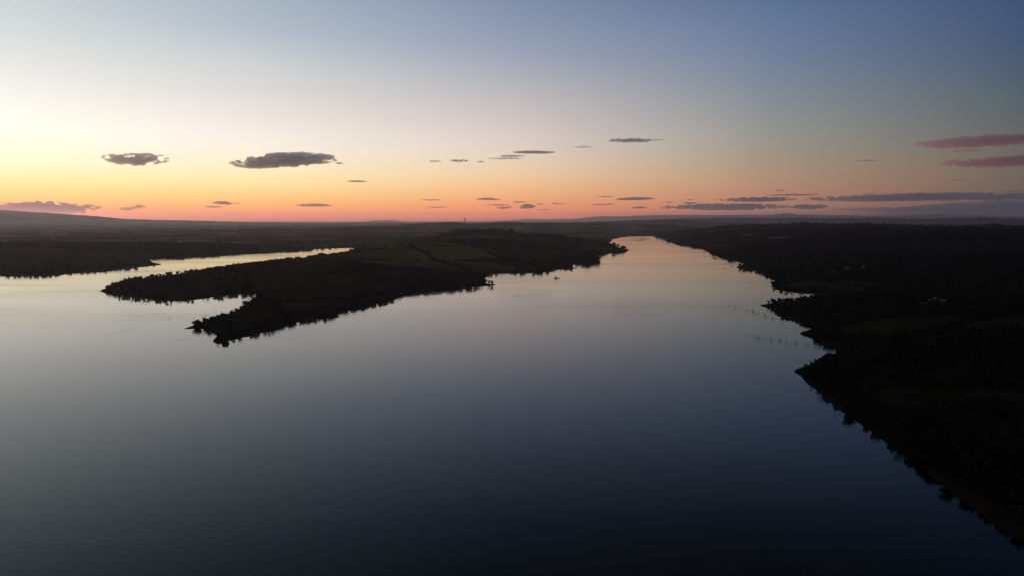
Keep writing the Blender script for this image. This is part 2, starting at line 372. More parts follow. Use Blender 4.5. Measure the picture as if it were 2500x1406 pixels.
# ---------------------------------------------------------------- materials of the land and the lake
def land_material():
    m = bpy.data.materials.new('land_cover'); m.use_nodes = True
    nt = m.node_tree; N, L = nt.nodes, nt.links
    b = N['Principled BSDF']
    b.inputs['Roughness'].default_value = 1.0; b.inputs['Specular IOR Level'].default_value = 0.0
    at = N.new('ShaderNodeAttribute'); at.attribute_name = 'cover'
    sp = N.new('ShaderNodeSeparateColor'); L.new(at.outputs['Color'], sp.inputs[0])
    tx = N.new('ShaderNodeTexCoord')
    no = N.new('ShaderNodeTexNoise'); no.inputs['Scale'].default_value = 0.02; no.inputs['Detail'].default_value = 6; no.inputs['Roughness'].default_value = 0.65
    L.new(tx.outputs['Object'], no.inputs['Vector'])
    vo = N.new('ShaderNodeTexVoronoi'); vo.inputs['Scale'].default_value = 0.0042; L.new(tx.outputs['Object'], vo.inputs['Vector'])
    vsep = N.new('ShaderNodeSeparateColor'); L.new(vo.outputs['Color'], vsep.inputs[0])
    fr = N.new('ShaderNodeValToRGB'); cr = fr.color_ramp
    cr.elements[0].color = (0.205, 0.190, 0.030, 1); cr.elements[1].color = (0.105, 0.090, 0.028, 1)
    for p, c in ((0.35, (0.150, 0.160, 0.032, 1)), (0.6, (0.210, 0.188, 0.036, 1)), (0.8, (0.080, 0.095, 0.024, 1))):
        e = cr.elements.new(p); e.color = c
    L.new(vsep.outputs[0], fr.inputs[0])
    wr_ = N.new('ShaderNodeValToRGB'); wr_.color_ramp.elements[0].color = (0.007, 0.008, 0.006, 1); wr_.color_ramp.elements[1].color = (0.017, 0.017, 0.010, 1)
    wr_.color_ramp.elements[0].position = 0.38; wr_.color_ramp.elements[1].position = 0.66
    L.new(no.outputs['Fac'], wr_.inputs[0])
    mx = N.new('ShaderNodeMix'); mx.data_type = 'RGBA'
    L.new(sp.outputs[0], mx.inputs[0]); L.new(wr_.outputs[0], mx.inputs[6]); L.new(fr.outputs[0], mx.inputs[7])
    n2 = N.new('ShaderNodeMapRange'); n2.inputs[1].default_value = 0.3; n2.inputs[2].default_value = 0.7; n2.inputs[3].default_value = 0.65; n2.inputs[4].default_value = 1.25
    L.new(no.outputs['Fac'], n2.inputs[0])
    mm = N.new('ShaderNodeMix'); mm.data_type = 'RGBA'; mm.blend_type = 'MULTIPLY'; mm.inputs[0].default_value = 1
    L.new(mx.outputs[2], mm.inputs[6]); L.new(n2.outputs[0], mm.inputs[7])
    mud = N.new('ShaderNodeMix'); mud.data_type = 'RGBA'
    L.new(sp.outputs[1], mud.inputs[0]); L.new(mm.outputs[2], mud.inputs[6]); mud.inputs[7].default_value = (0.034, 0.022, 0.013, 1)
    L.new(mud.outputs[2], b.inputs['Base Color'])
    bp = N.new('ShaderNodeBump'); bp.inputs['Strength'].default_value = 0.6; bp.inputs['Distance'].default_value = 4
    L.new(no.outputs['Fac'], bp.inputs['Height']); L.new(bp.outputs[0], b.inputs['Normal'])
    return m
M_LAND = land_material()

def water_material():
    m = principled('lake_water', (0.0012, 0.0018, 0.0024), 0.1, IOR=1.35)
    nt = m.node_tree; N, L = nt.nodes, nt.links; b = N['Principled BSDF']
    tx = N.new('ShaderNodeTexCoord')
    mp = N.new('ShaderNodeMapping'); mp.inputs['Scale'].default_value = (0.0016, 0.0085, 1); mp.inputs['Rotation'].default_value = (0, 0, R(6))
    L.new(tx.outputs['Object'], mp.inputs['Vector'])
    sl = N.new('ShaderNodeTexNoise'); sl.inputs['Scale'].default_value = 1.0; sl.inputs['Detail'].default_value = 5; sl.inputs['Roughness'].default_value = 0.55; sl.inputs['Distortion'].default_value = 0.6
    L.new(mp.outputs[0], sl.inputs['Vector'])
    rr = N.new('ShaderNodeMapRange'); rr.inputs[1].default_value = 0.38; rr.inputs[2].default_value = 0.70; rr.inputs[3].default_value = 0.065; rr.inputs[4].default_value = 0.14
    L.new(sl.outputs['Fac'], rr.inputs[0]); L.new(rr.outputs[0], b.inputs['Roughness'])
    mp2 = N.new('ShaderNodeMapping'); mp2.inputs['Scale'].default_value = (0.35, 0.7, 1); L.new(tx.outputs['Object'], mp2.inputs['Vector'])
    wv = N.new('ShaderNodeTexNoise'); wv.inputs['Scale'].default_value = 1.0; wv.inputs['Detail'].default_value = 3
    L.new(mp2.outputs[0], wv.inputs['Vector'])
    bs = N.new('ShaderNodeMapRange'); bs.inputs[1].default_value = 0.40; bs.inputs[2].default_value = 0.64; bs.inputs[3].default_value = 0.004; bs.inputs[4].default_value = 0.09
    L.new(sl.outputs['Fac'], bs.inputs[0])
    mp3 = N.new('ShaderNodeMapping'); mp3.inputs['Scale'].default_value = (0.03, 0.11, 1); L.new(tx.outputs['Object'], mp3.inputs['Vector'])
    sw = N.new('ShaderNodeTexNoise'); sw.inputs['Scale'].default_value = 1.0; sw.inputs['Detail'].default_value = 4; L.new(mp3.outputs[0], sw.inputs['Vector'])
    b2 = N.new('ShaderNodeBump'); b2.inputs['Distance'].default_value = 1.0; b2.inputs['Strength'].default_value = 0.03
    L.new(sw.outputs['Fac'], b2.inputs['Height'])
    bp = N.new('ShaderNodeBump'); bp.inputs['Distance'].default_value = 0.6
    L.new(b2.outputs[0], bp.inputs['Normal'])
    L.new(bs.outputs[0], bp.inputs['Strength']); L.new(wv.outputs['Fac'], bp.inputs['Height']); L.new(bp.outputs[0], b.inputs['Normal'])
    return m
M_WATER = water_material()

w = mesh_obj('water', [(-9000, -1700, 0), (9000, -1700, 0), (9000, 7000, 0), (-9000, 7000, 0)], [(0, 1, 2, 3)], M_WATER)
tag(w, 'calm lake water mirroring the sunset sky', kind='structure')

# ---------------------------------------------------------------- the land, as rings that widen with distance
def field_mask(x, y, d, r):
    """1 = open pasture, 0 = scrub and wood"""
    n = fbm(x / 300.0, y / 300.0, 4, 71)
    az = np.arctan2(x, y)
    thr = np.interp(r, [0, 2200, 3200], [0.50, 0.48, 0.43])
    open_ = smooth(thr, thr + 0.05, n) * np.interp(r, [0, 1500, 2400, 3600], [0.10, 0.18, 0.45, 0.9]) * (1 - 0.6 * smooth(0.16, 0.30, az))
    for tab_az, tab_z, dist, depth, rel in RIDGES:      # the crests stay wooded
        on = (np.interp(az, tab_az, tab_z, left=-50, right=-50) > 5)
        open_ = open_ * (1 - on * np.exp(-((r - dist + 0.12 * depth) / (0.42 * depth)) ** 2) * smooth(0.30, 0.45, fbm(x / 420.0, y / 420.0, 3, 77)))
    for px, py, dist, w_, dp, lush in ((985, 606, 1640, 230, 250, 1.0), (1090, 615, 1680, 130, 190, 0.9), (1060, 640, 1350, 170, 130, 0.75), (890, 632, 1450, 120, 110, 0.35), (1250, 592, 2350, 190, 140, 0.9), (2420, 772, 640, 190, 38, 0.17), (2000, 676, 1080, 70, 50, 0.25), (2460, 560, 3300, 220, 240, 0.8), (640, 668, 1130, 120, 40, 0.25), (2330, 905, 410, 130, 18, 0.15)):
        hx, hy, _ = at_range(px, py, dist)
        a0 = math.atan2(hx, hy); c, s = math.cos(a0), math.sin(a0)
        u = ((x - hx) * c - (y - hy) * s) / w_; v = ((x - hx) * s + (y - hy) * c) / dp
        q = u * u + v * v + (n - 0.5) * 1.6
        open_ = np.maximum(open_, lush * smooth(1.15, 0.8, q))
    # hedge lines between the pastures
    hx_ = np.abs(((x * 0.91 + y * 0.41 + 60 * fbm(x / 260.0, y / 260.0, 2, 5)) / 190.0) % 1.0 - 0.5)
    hy_ = np.abs(((-x * 0.35 + y * 0.93 + 70 * fbm(x / 240.0, y / 240.0, 2, 8)) / 260.0) % 1.0 - 0.5)
    hedge = np.minimum(hx_ * 190, hy_ * 260)
    open_ = open_ * smooth(4, 9, hedge)
    return open_ * smooth(6, 30, d)

AZ = np.radians(np.concatenate([np.arange(-78, -40, 0.6), np.arange(-40, 40, 0.1), np.arange(40, 78.1, 0.6)]))
RR = 125.0 * np.exp(np.arange(0, 524) * 0.01122)
def land_sheet(name, r0, r1, label):
    rr = RR[r0:r1]
    A, B = np.meshgrid(AZ, rr)
    x, y = np.sin(A) * B, np.cos(A) * B
    d = np.full(x.shape, 3000.0)
    near = B < 6500
    d[near] = land_dist(x[near], y[near])
    z = height(x, y, d)
    nr, na = x.shape
    idx = np.arange(nr * na).reshape(nr, na)
    f = np.stack([idx[:-1, :-1], idx[:-1, 1:], idx[1:, 1:], idx[1:, :-1]], axis=-1).reshape(-1, 4)[:, ::-1]
    dmax = np.maximum.reduce([d[:-1, :-1], d[:-1, 1:], d[1:, 1:], d[1:, :-1]]).ravel()
    f = f[dmax > -20]
    used = np.unique(f); remap = np.full(nr * na, -1); remap[used] = np.arange(len(used))
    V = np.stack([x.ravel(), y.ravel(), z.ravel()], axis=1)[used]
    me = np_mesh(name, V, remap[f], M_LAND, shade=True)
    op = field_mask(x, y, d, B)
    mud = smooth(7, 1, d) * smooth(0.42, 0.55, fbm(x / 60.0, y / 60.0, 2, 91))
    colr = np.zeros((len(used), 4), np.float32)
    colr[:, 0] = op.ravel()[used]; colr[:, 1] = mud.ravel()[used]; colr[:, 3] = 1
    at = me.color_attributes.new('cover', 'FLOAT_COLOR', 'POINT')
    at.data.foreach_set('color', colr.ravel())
    return tag(link(name, me), label, kind='structure')
SPLIT = int(np.searchsorted(RR, 7200))
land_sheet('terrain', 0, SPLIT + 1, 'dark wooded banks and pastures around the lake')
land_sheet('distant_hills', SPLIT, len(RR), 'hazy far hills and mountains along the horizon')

# ---------------------------------------------------------------- trees
M_LEAF = noisy('foliage', (0.010, 0.012, 0.007), (0.024, 0.027, 0.012), 0.9)
M_TWIG = noisy('bare_twigs', (0.030, 0.024, 0.018), (0.050, 0.042, 0.032), 1.5)
M_BARK = noisy('bark', (0.028, 0.022, 0.016), (0.052, 0.042, 0.032), 3.0)

def tube(V, Fc, p, q, r0, r1, n=5):
    p, q = np.array(p, float), np.array(q, float)
    a = q - p; a = a / (np.linalg.norm(a) + 1e-9)
    u = np.cross(a, (0.3, 0.2, 1.0) if abs(a[2]) < 0.9 else (1.0, 0, 0)); u /= np.linalg.norm(u); v = np.cross(a, u)
    s = len(V)
    for k in range(n):
        t = 2 * math.pi * k / n
        V.append(p + (u * math.cos(t) + v * math.sin(t)) * r0)
    for k in range(n):
        t = 2 * math.pi * k / n
        V.append(q + (u * math.cos(t) + v * math.sin(t)) * r1)
    for k in range(n):
        Fc.append((s + k, s + (k + 1) % n, s + n + (k + 1) % n, s + n + k))
    Fc.append(tuple(s + n + k for k in range(n)))

def leaf_quads(rg, centres, radii, n, size):
    """leaf clumps scattered through several lobes, more of them towards the outside"""
    V, Fc = [], []
    for _ in range(n):
        k = rg.integers(len(centres))
        d = rg.normal(size=3); d /= np.linalg.norm(d)
        c = centres[k] + d * radii[k] * rg.random() ** 0.4
        a = rg.normal(size=3); a /= np.linalg.norm(a)
        b = np.cross(a, rg.normal(size=3)); b /= np.linalg.norm(b)
        s = size * (0.6 + 0.8 * rg.random())
        i = len(V)
        V += [c + a * s, c + b * s * 0.8, c - a * s, c - b * s * 0.8]
        Fc.append((i, i + 1, i + 2, i + 3))
    return V, Fc

def tree_data(kind, seed):
    rg = np.random.default_rng(seed)
    TV, TF = [], []
    tips = []
    if kind == 'leafy':
        tube(TV, TF, (0, 0, -0.05), (0.01, 0, 0.30), 0.035, 0.024)
        cen, rad = [], []
        for k in range(7):
            t = 2 * math.pi * (k + rg.random() * 0.6) / 7
            q = np.array([math.cos(t) * 0.24 * (0.6 + rg.random() * 0.6), math.sin(t) * 0.24 * (0.6 + rg.random() * 0.6), 0.34 + 0.4 * rg.random()])
            tube(TV, TF, (0.01, 0, 0.26), q, 0.016, 0.006, 4)
            cen.append(q); rad.append(np.array([0.20, 0.20, 0.16]) * (0.75 + 0.5 * rg.random()))
        cen.append(np.array([0.03, 0, 0.76])); rad.append(np.array([0.20, 0.20, 0.20]))
        cen.append(np.array([0.0, 0.02, 0.22])); rad.append(np.array([0.26, 0.26, 0.16]))
        CV, CF = leaf_quads(rg, cen, rad, 330, 0.055)
        mat = M_LEAF
    elif kind == 'sparse':
        tube(TV, TF, (0, 0, -0.05), (0.02, 0.01, 0.45), 0.022, 0.012)
        cen, rad = [], []
        CV, CF = [], []
        for k in range(16):
            t = 2 * math.pi * k * 0.618; h = 0.18 + 0.5 * rg.random()
            q = np.array([math.cos(t) * 0.26 * (0.5 + rg.random()), math.sin(t) * 0.26 * (0.5 + rg.random()), min(1.0, h + 0.2 + 0.3 * rg.random())])
            tube(TV, TF, (0.01, 0, h * 0.65), q, 0.010, 0.004, 3)
            cen.append(q); rad.append(np.array([0.09, 0.09, 0.10]))
        CV, CF = leaf_quads(rg, cen, rad, 120, 0.032)
        mat = M_TWIG
    elif kind == 'narrow':
        tube(TV, TF, (0, 0, -0.05), (0, 0, 0.85), 0.026, 0.006)
        cen = [np.array([0.02 * math.sin(k * 2), 0.02 * math.cos(k), 0.14 + 0.1 * k]) for k in range(9)]
        rad = [np.array([w_, w_, 0.09]) for w_ in (0.10, 0.14, 0.155, 0.15, 0.14, 0.12, 0.10, 0.07, 0.04)]
        CV, CF = leaf_quads(rg, cen, rad, 260, 0.045)
        mat = M_LEAF
    else:   # bush
        cen, rad = [], []
        for k in range(6):
            t = 2 * math.pi * k / 6 + rg.random()
            q = np.array([math.cos(t) * 0.42, math.sin(t) * 0.42, 0.4 + 0.2 * rg.random()])
            tube(TV, TF, (0, 0, -0.05), q, 0.03, 0.012, 3)
            cen.append(q); rad.append(np.array([0.36, 0.36, 0.38]))
        cen.append(np.array([0, 0, 0.6])); rad.append(np.array([0.4, 0.4, 0.38]))
        CV, CF = leaf_quads(rg, cen, rad, 240, 0.10)
        mat = M_LEAF
    tm = bpy.data.meshes.new('trunk'); tm.from_pydata([tuple(v) for v in TV], [], TF); tm.materials.append(M_BARK)
    cm = np_mesh('crown', np.array(CV), np.array(CF), mat)
    return tm, cm
TREES = {k: [tree_data(k, 100 + 10 * j + i) for i in range(3)] for j, k in enumerate(('leafy', 'sparse', 'narrow', 'bush'))}
NAMES = {'leafy': 'leafy_tree', 'sparse': 'bare_tree', 'narrow': 'narrow_tree', 'bush': 'bush'}

def put_tree(kind, x, y, h, label, group, z=None, spread=1.0):
    if z is None:
        z = float(height(np.array([x]), np.array([y]))[0])
    tm, cm = random.choice(TREES[kind])
    if 'wood' not in label: h = h * 0.8
    s = h * spread
    o = empty(NAMES[kind], (x, y, max(z, -0.3) - 0.1), random.uniform(0, 6.28), (s, s, h))
    o.rotation_euler = (random.uniform(-.05, .05), random.uniform(-.05, .05), random.uniform(0, 6.28))
    link('trunk', tm, o); link('crown', cm, o)
    return tag(o, label, 'bush' if kind == 'bush' else 'tree', group)

def along(path, n, dmin, dmax, rg):
    """points on land close to a stretch of shore given in photograph columns and rows"""
    P = np.array(unproj(path))
    seg = np.hypot(*(P[1:] - P[:-1]).T); cum = np.concatenate([[0], np.cumsum(seg)])
    out = []
    tries = 0
    while len(out) < n and tries < 40:
        tries += 1
        m = n * 6
        t = rg.random(m) * cum[-1]
        i = np.clip(np.searchsorted(cum, t) - 1, 0, len(seg) - 1)
        f = (t - cum[i]) / seg[i]
        q = P[i] + (P[i + 1] - P[i]) * f[:, None] + rg.normal(size=(m, 2)) * dmax * 0.7
        d = land_dist(q[:, 0], q[:, 1])
        for p in q[(d > dmin) & (d < dmax)]:
            if len(out) < n: out.append(p)
    return out

def tree_belt(path, n, hts, kinds, what, group, dmin=1.0, dmax=14.0, seed=1, spread=1.0):
    rg = np.random.default_rng(seed)
    pts = along(path, n, dmin, dmax, rg)
    if not pts: return
    pts = np.array(pts)
    zs = height(pts[:, 0], pts[:, 1])
    words = {'leafy': 'dark leafy tree ', 'sparse': 'thin feathery bare tree ', 'narrow': 'narrow upright dark tree ', 'bush': 'low dark bush '}
    ORD = 'first second third fourth fifth sixth seventh eighth ninth tenth eleventh twelfth thirteenth fourteenth fifteenth sixteenth seventeenth eighteenth nineteenth twentieth'.split()
    ORD += ['twenty-' + w for w in ORD[:9]] + ['thirtieth'] + ['thirty-' + w for w in ORD[:9]]
    order = np.argsort(pts[:, 0] / pts[:, 1]); pts, zs = pts[order], zs[order]; count = {}
    for (x, y), z in zip(pts, zs):
        k = kinds[rg.integers(len(kinds))]
        h = hts[0] + (hts[1] - hts[0]) * rg.random() ** 1.6
        if k == 'bush': h *= 0.45
        count[k] = count.get(k, 0) + 1
        nth = '' if what.startswith('in the') else ', %s from the left' % ORD[count[k] - 1]
        put_tree(k, x, y, h, words[k] + what + nth, {'leafy': 'leafy trees ', 'sparse': 'bare trees ', 'narrow': 'narrow trees ', 'bush': 'bushes '}[k] + group, z, spread)

def cut(path, a, b, lo=None):
    return path[a:b]
L_, S_, N_, B_ = 'leafy', 'sparse', 'narrow', 'bush'
tree_belt([(447, 803), (480, 791), (510, 783), (540, 776), (566, 769), (560, 785), (520, 800), (480, 801)], 20, (4, 8.5), [S_, S_, L_, B_], 'on the near peninsula point', 'on the point of the near peninsula', 0.5, 9, 2)
tree_belt([(566, 768), (580, 759), (598, 746), (612, 736), (622, 724)], 14, (7, 11), [L_, L_, S_, B_], 'on the bank beside the small bay', 'beside the small bay', 0.5, 12, 3)
tree_belt([(530, 809), (529, 817), (522, 834), (538, 836), (560, 831)], 10, (4.5, 8), [L_, S_, B_], 'on the blunt near corner', 'on the blunt corner of the near peninsula', 0.5, 9, 4)
tree_belt([(560, 831), (616, 819), (690, 799), (750, 781), (840, 760), (912, 744), (970, 729), (1024, 710)], 34, (4, 8.5), [L_, S_, B_, B_, N_], 'along the peninsula southern shore', 'along the southern shore of the peninsula', 0.5, 10, 5)
tree_belt([(1024, 710), (1065, 706), (1116, 704), (1167, 699), (1188, 690), (1188, 680)], 20, (6, 11), [L_, L_, B_], 'on the headland above the spit', 'on the headland above the sand spit', 0.5, 18, 6)
tree_belt([(1194, 671), (1295, 667), (1347, 664), (1390, 658)], 20, (5, 10), [L_, S_, N_, B_], 'on the cove shore behind the boat', 'on the cove shore behind the boat', 0.5, 16, 7)
tree_belt([(1405, 645.5), (1440, 645.5), (1462, 644), (1464, 634), (1440, 630)], 20, (10, 15), [L_], 'in the block of wood ending square at the water', 'in the square ended wood', 0.5, 30, 8, 1.1)
tree_belt([(1480, 621), (1514, 619), (1530, 616), (1535, 611), (1525, 608), (1505, 602)], 20, (11, 17), [L_], 'in the rounded wood on the far point', 'in the rounded wood on the far point', 0.5, 45, 9, 1.1)
tree_belt([(254, 714), (320, 724), (404, 733), (486, 729), (560, 719), (620, 717)], 26, (5, 10), [L_, S_, N_, B_], 'on the outer peninsula bay shore', 'on the bay shore of the outer peninsula', 0.5, 12, 10)
tree_belt([(262, 701), (304, 688), (374, 677), (413, 671.5), (460, 667), (494, 664)], 20, (5, 10), [L_, S_, S_, B_], 'on the inlet shore near the outer tip', 'on the inlet shore near the outer tip', 0.5, 18, 11)
tree_belt([(525, 660), (560, 655), (592, 651)], 9, (9, 13), [L_], 'in the clump standing against the bright inlet', 'in the clump against the bright inlet', 2, 26, 12)
tree_belt([(592, 651), (670, 640), (722, 634), (770, 629), (840, 619), (862, 611)], 18, (4, 9), [L_, B_, S_], 'along the upper inlet shore', 'along the upper inlet shore', 1, 24, 13)
tree_belt([(0, 675), (80, 676), (154, 671), (200, 667), (276, 661), (350, 652.5), (390, 647.4)], 24, (3.5, 7.5), [L_, B_, S_], 'along the left bank', 'along the left bank', 0.5, 20, 14)
tree_belt([(384, 633), (446, 633), (528, 626), (630, 618), (733, 614.5), (810, 607.3)], 22, (3.5, 7), [L_, N_, B_], 'on the far bank of the inlet', 'on the far bank of the inlet', 0.5, 22, 15)
tree_belt([(1605, 582), (1643, 596), (1682, 603), (1733, 617), (1771, 635), (1800, 640)], 18, (8, 13), [L_, B_], 'along the far right river bank', 'along the far right bank', 0.5, 20, 16)
tree_belt([(1799, 653), (1848, 661), (1875, 678), (1897, 684)], 16, (5, 9), [L_, B_, S_], 'along the ragged right bank', 'along the ragged right bank', 0.5, 14, 17)
tree_belt([(1881, 700), (1905, 708), (1924, 711), (1975, 712), (2022, 714)], 14, (5, 9), [L_, S_, B_], 'across the narrow right inlet', 'on the far side of the right inlet', 0.5, 12, 18)
tree_belt([(1893, 738), (1930, 736), (1960, 735), (1990, 731), (2020, 726)], 18, (5, 8), [L_, L_, B_], 'on the narrow right spit', 'on the spit beside the right inlet', 2, 16, 19)
tree_belt([(1884, 754), (1897, 768), (1921, 776), (1960, 783), (1972, 797)], 14, (4, 7), [L_, B_, S_], 'on the bank below the right spit', 'below the right spit', 0.5, 10, 20)
tree_belt([(1998, 832), (2023, 844), (2046, 847), (2070, 852)], 9, (3, 6), [B_, S_, L_], 'heading the lower right inlet', 'at the head of the lower right inlet', 0.5, 8, 21)
tree_belt([(1972, 893), (1990, 885), (2010, 873), (2040, 863)], 14, (4, 7.5), [L_, B_, S_], 'crowding the lower right headland', 'crowding the lower right headland', 0.5, 10, 22)
tree_belt([(1962, 925), (1985, 945), (2050, 999), (2140, 1060), (2225, 1122), (2285, 1168), (2340, 1212), (2440, 1287)], 44, (5, 9.5), [L_, L_, B_, B_, S_], 'above the lower right muddy shore', 'above the muddy shore lower right', 1.0, 9, 23)

# the rest of the wood, far too many trees to count
def woodland(name, label, az0, az1, r0, r1, n, hts, seed):
    rg = np.random.default_rng(seed)
    az = np.radians(az0 + (az1 - az0) * rg.random(n * 4))
    r = np.exp(math.log(r0) + (math.log(r1) - math.log(r0)) * rg.random(n * 4))
    x, y = np.sin(az) * r, np.cos(az) * r
    d = land_dist(x, y)
    keep = d > 6
    x, y, d, r = x[keep], y[keep], d[keep], r[keep]
    op = field_mask(x, y, d, r)
    dens = fbm(x / 120.0, y / 120.0, 3, 55)
    keep = (op < 0.1) & (rg.random(len(x)) < smooth(0.28, 0.6, dens) + 0.15)
    x, y, r = x[keep][:n], y[keep][:n], r[keep][:n]
    z = height(x, y)
    nt = len(x)
    h = (hts[0] + (hts[1] - hts[0]) * rg.random(nt)) * np.interp(r, [300, 1500, 4000], [0.8, 1.0, 1.35])
    w_ = h * (0.42 + 0.25 * rg.random(nt)) * np.interp(r, [300, 1500, 4000], [1.0, 1.15, 1.8])
    base = [np.array(leaf_quads(np.random.default_rng(900 + k), [np.array([0, 0, .55]), np.array([.4, .1, .45]), np.array([-.3, .3, .5]), np.array([0, -.4, .4]), np.array([0, 0, .2])],
                                [np.array([.55, .55, .4]), np.array([.5, .5, .35]), np.array([.5, .5, .35]), np.array([.5, .5, .35]), np.array([.7, .7, .2])], 30, 0.30)[0]) for k in range(6)]
    V = np.empty((nt, 120, 3), np.float32)
    pick = rg.integers(0, 6, nt)
    for k in range(6):
        m = pick == k
        V[m] = base[k][None] * np.stack([w_[m], w_[m], h[m]], axis=1)[:, None, :] + np.stack([x[m], y[m], z[m] - 0.2], axis=1)[:, None, :]
    Fc = np.arange(nt * 120).reshape(-1, 4)
    return tag(link(name, np_mesh(name, V.reshape(-1, 3), Fc, M_LEAF)), label, 'woodland', kind='stuff')
woodland('woodland', 'dark wood and scrub covering the left banks', -41, -8, 1150, 5600, 4800, (3.5, 7), 61)
woodland('woodland', 'dark wood and scrub covering the peninsula', -32, 8, 600, 3600, 5200, (4, 8), 62)
woodland('woodland', 'dark wood and scrub covering the right bank', 10, 42, 230, 5200, 6500, (4, 8), 63)

def crest_wood(k, az_px, n, hts, label, seed):
    tab_az, tab_z, dist, depth, rel = RIDGES[k]
    rg = np.random.default_rng(seed)
    a0, a1 = [math.atan2(*at_range(p, 560, 100)[:2]) for p in az_px]
    az = a0 + (a1 - a0) * rg.random(n * 2)
    r = dist + rg.normal(size=n * 2) * 0.22 * depth - 0.05 * depth
    x, y = np.sin(az) * r, np.cos(az) * r
    keep = (fbm(x / 160.0, y / 160.0, 3, 55) > 0.44) & (land_dist(x, y) > 10)
    x, y = x[keep][:n], y[keep][:n]
    z = height(x, y); nt = len(x)
    h = hts[0] + (hts[1] - hts[0]) * rg.random(nt) ** 1.5; w_ = h * (0.5 + 0.35 * rg.random(nt))
    base = np.array(leaf_quads(np.random.default_rng(950), [np.array([0, 0, .55]), np.array([.4, .1, .45]), np.array([-.3, .3, .5]), np.array([0, -.4, .4]), np.array([0, 0, .2])],
                               [np.array([.55, .55, .4]), np.array([.5, .5, .35]), np.array([.5, .5, .35]), np.array([.5, .5, .35]), np.array([.7, .7, .2])], 30, 0.30)[0])
    V = base[None] * np.stack([w_, w_, h], 1)[:, None, :] + np.stack([x, y, z - 0.2], 1)[:, None, :]
    return tag(link('woodland', np_mesh('woodland', V.reshape(-1, 3), np.arange(nt * 120).reshape(-1, 4), M_LEAF)), label, 'woodland', kind='stuff')
crest_wood(0, (-40, 760), 800, (6, 12), 'dark tree line on the low ridge behind the left bank', 81)
crest_wood(1, (-40, 1200), 900, (7, 14), 'dark tree line on the ridge beyond the left inlet', 82)
crest_wood(7, (1000, 1500), 700, (7, 14), 'tree line on the second ridge behind the peninsula', 83)
crest_wood(8, (880, 1400), 800, (6, 12), 'tree line on the crest behind the peninsula pasture', 84)
crest_wood(9, (1560, 2540), 800, (7, 14), 'tree line on the farther ridge over the right bank', 85)
crest_wood(10, (1720, 2540), 800, (6, 12), 'tree line on the nearer ridge over the right bank', 86)

# ---------------------------------------------------------------- drowned saplings standing in rows out of the water
M_STICK = noisy('drowned_wood', (0.020, 0.018, 0.016), (0.040, 0.036, 0.032), 2.0)
def sapling(seed):
    rg = np.random.default_rng(seed); V, Fc = [], []
    lean = rg.normal(size=2) * 0.06
    tube(V, Fc, (0, 0, -0.3), (lean[0], lean[1], 1.0), 0.060, 0.030, 4)
    for k in range(3 + seed % 3):
        h = 0.35 + 0.5 * rg.random(); t = rg.random() * 6.28
        tube(V, Fc, (lean[0] * h, lean[1] * h, h), (lean[0] * h + math.cos(t) * 0.22, lean[1] * h + math.sin(t) * 0.22, h + 0.12 + 0.2 * rg.random()), 0.028, 0.012, 3)
    me = bpy.data.meshes.new('drowned_sapling'); me.from_pydata([tuple(v) for v in V], [], Fc); me.materials.append(M_STICK)
    return me
SAP = [sapling(s) for s in range(5)]
def stick_row(path, n, hts, spread, label, group, seed):
    rg = np.random.default_rng(seed)
    P = np.array(unproj(path)); seg = np.hypot(*(P[1:] - P[:-1]).T); cum = np.concatenate([[0], np.cumsum(seg)])
    for k in range(n):
        t = cum[-1] * min(0.999, (k + rg.random() + 2.5 * (rg.random() - 0.5)) / n % 1.0)
        i = min(int(np.searchsorted(cum, t)) - 1, len(seg) - 1); i = max(i, 0)
        q = P[i] + (P[i + 1] - P[i]) * (t - cum[i]) / seg[i] + rg.normal(size=2) * spread
        h = hts[0] + (hts[1] - hts[0]) * rg.random()
        o = link('drowned_sapling', SAP[rg.integers(5)])
        o.location = (q[0], q[1], 0.0); o.rotation_euler = (0, 0, rg.random() * 6.28); o.scale = (h * 1.2, h * 1.2, h)
        tag(o, label, 'dead sapling', group)
stick_row([(1768, 743), (1790, 748), (1815, 754), (1840, 761), (1870, 772), (1900, 786)], 62, (0.8, 2.4), 3.0, 'dead sapling in the drowned row off the dark right spit', 'drowned row off the right spit', 31)
stick_row([(1822, 818), (1850, 824), (1890, 829), (1930, 836), (1970, 843), (2030, 850)], 46, (0.8, 2.2), 2.0, 'dead sapling in the lower drowned row off the right shore', 'lower drowned row', 32)
stick_row([(275, 815), (295, 807), (320, 801)], 12, (0.6, 1.4), 4.0, 'dead sapling in the sparse patch on the open left water', 'sparse patch on the left water', 33)
stick_row([(412, 774), (425, 779), (440, 776)], 9, (0.6, 1.4), 4.0, 'dead sapling in the patch off the near peninsula point', 'patch off the near peninsula', 34)
stick_row([(430, 826), (455, 828), (470, 829)], 8, (0.6, 1.6), 3.0, 'dead sapling in the patch left of the blunt corner', 'patch left of the blunt corner', 35)
stick_row([(508, 757), (525, 753), (540, 750)], 7, (0.6, 1.2), 3.0, 'dead sapling standing in the small bay', 'saplings in the small bay', 36)
stick_row([(222, 720), (235, 721)], 4, (0.6, 1.2), 3.0, 'dead sapling off the outer peninsula tip', 'saplings off the outer tip', 37)
stick_row([(1830, 690), (1832, 694)], 5, (1.0, 2.4), 3.0, 'dead sapling in the tight knot on the right water', 'tight knot on the right water', 38)
stick_row([(1815, 701), (1823, 704), (1832, 709)], 6, (0.8, 1.6), 3.0, 'dead sapling below the tight knot on the right water', 'strand below the tight knot', 39)
stick_row([(1960, 716), (1990, 717), (2025, 721)], 16, (0.8, 2.0), 4.0, 'dead sapling in the narrow right inlet', 'saplings in the narrow right inlet', 40)
stick_row([(2000, 848), (2040, 853), (2076, 852)], 14, (0.8, 2.0), 2.0, 'dead sapling at the head of the lower right inlet', 'saplings in the lower right inlet', 41)
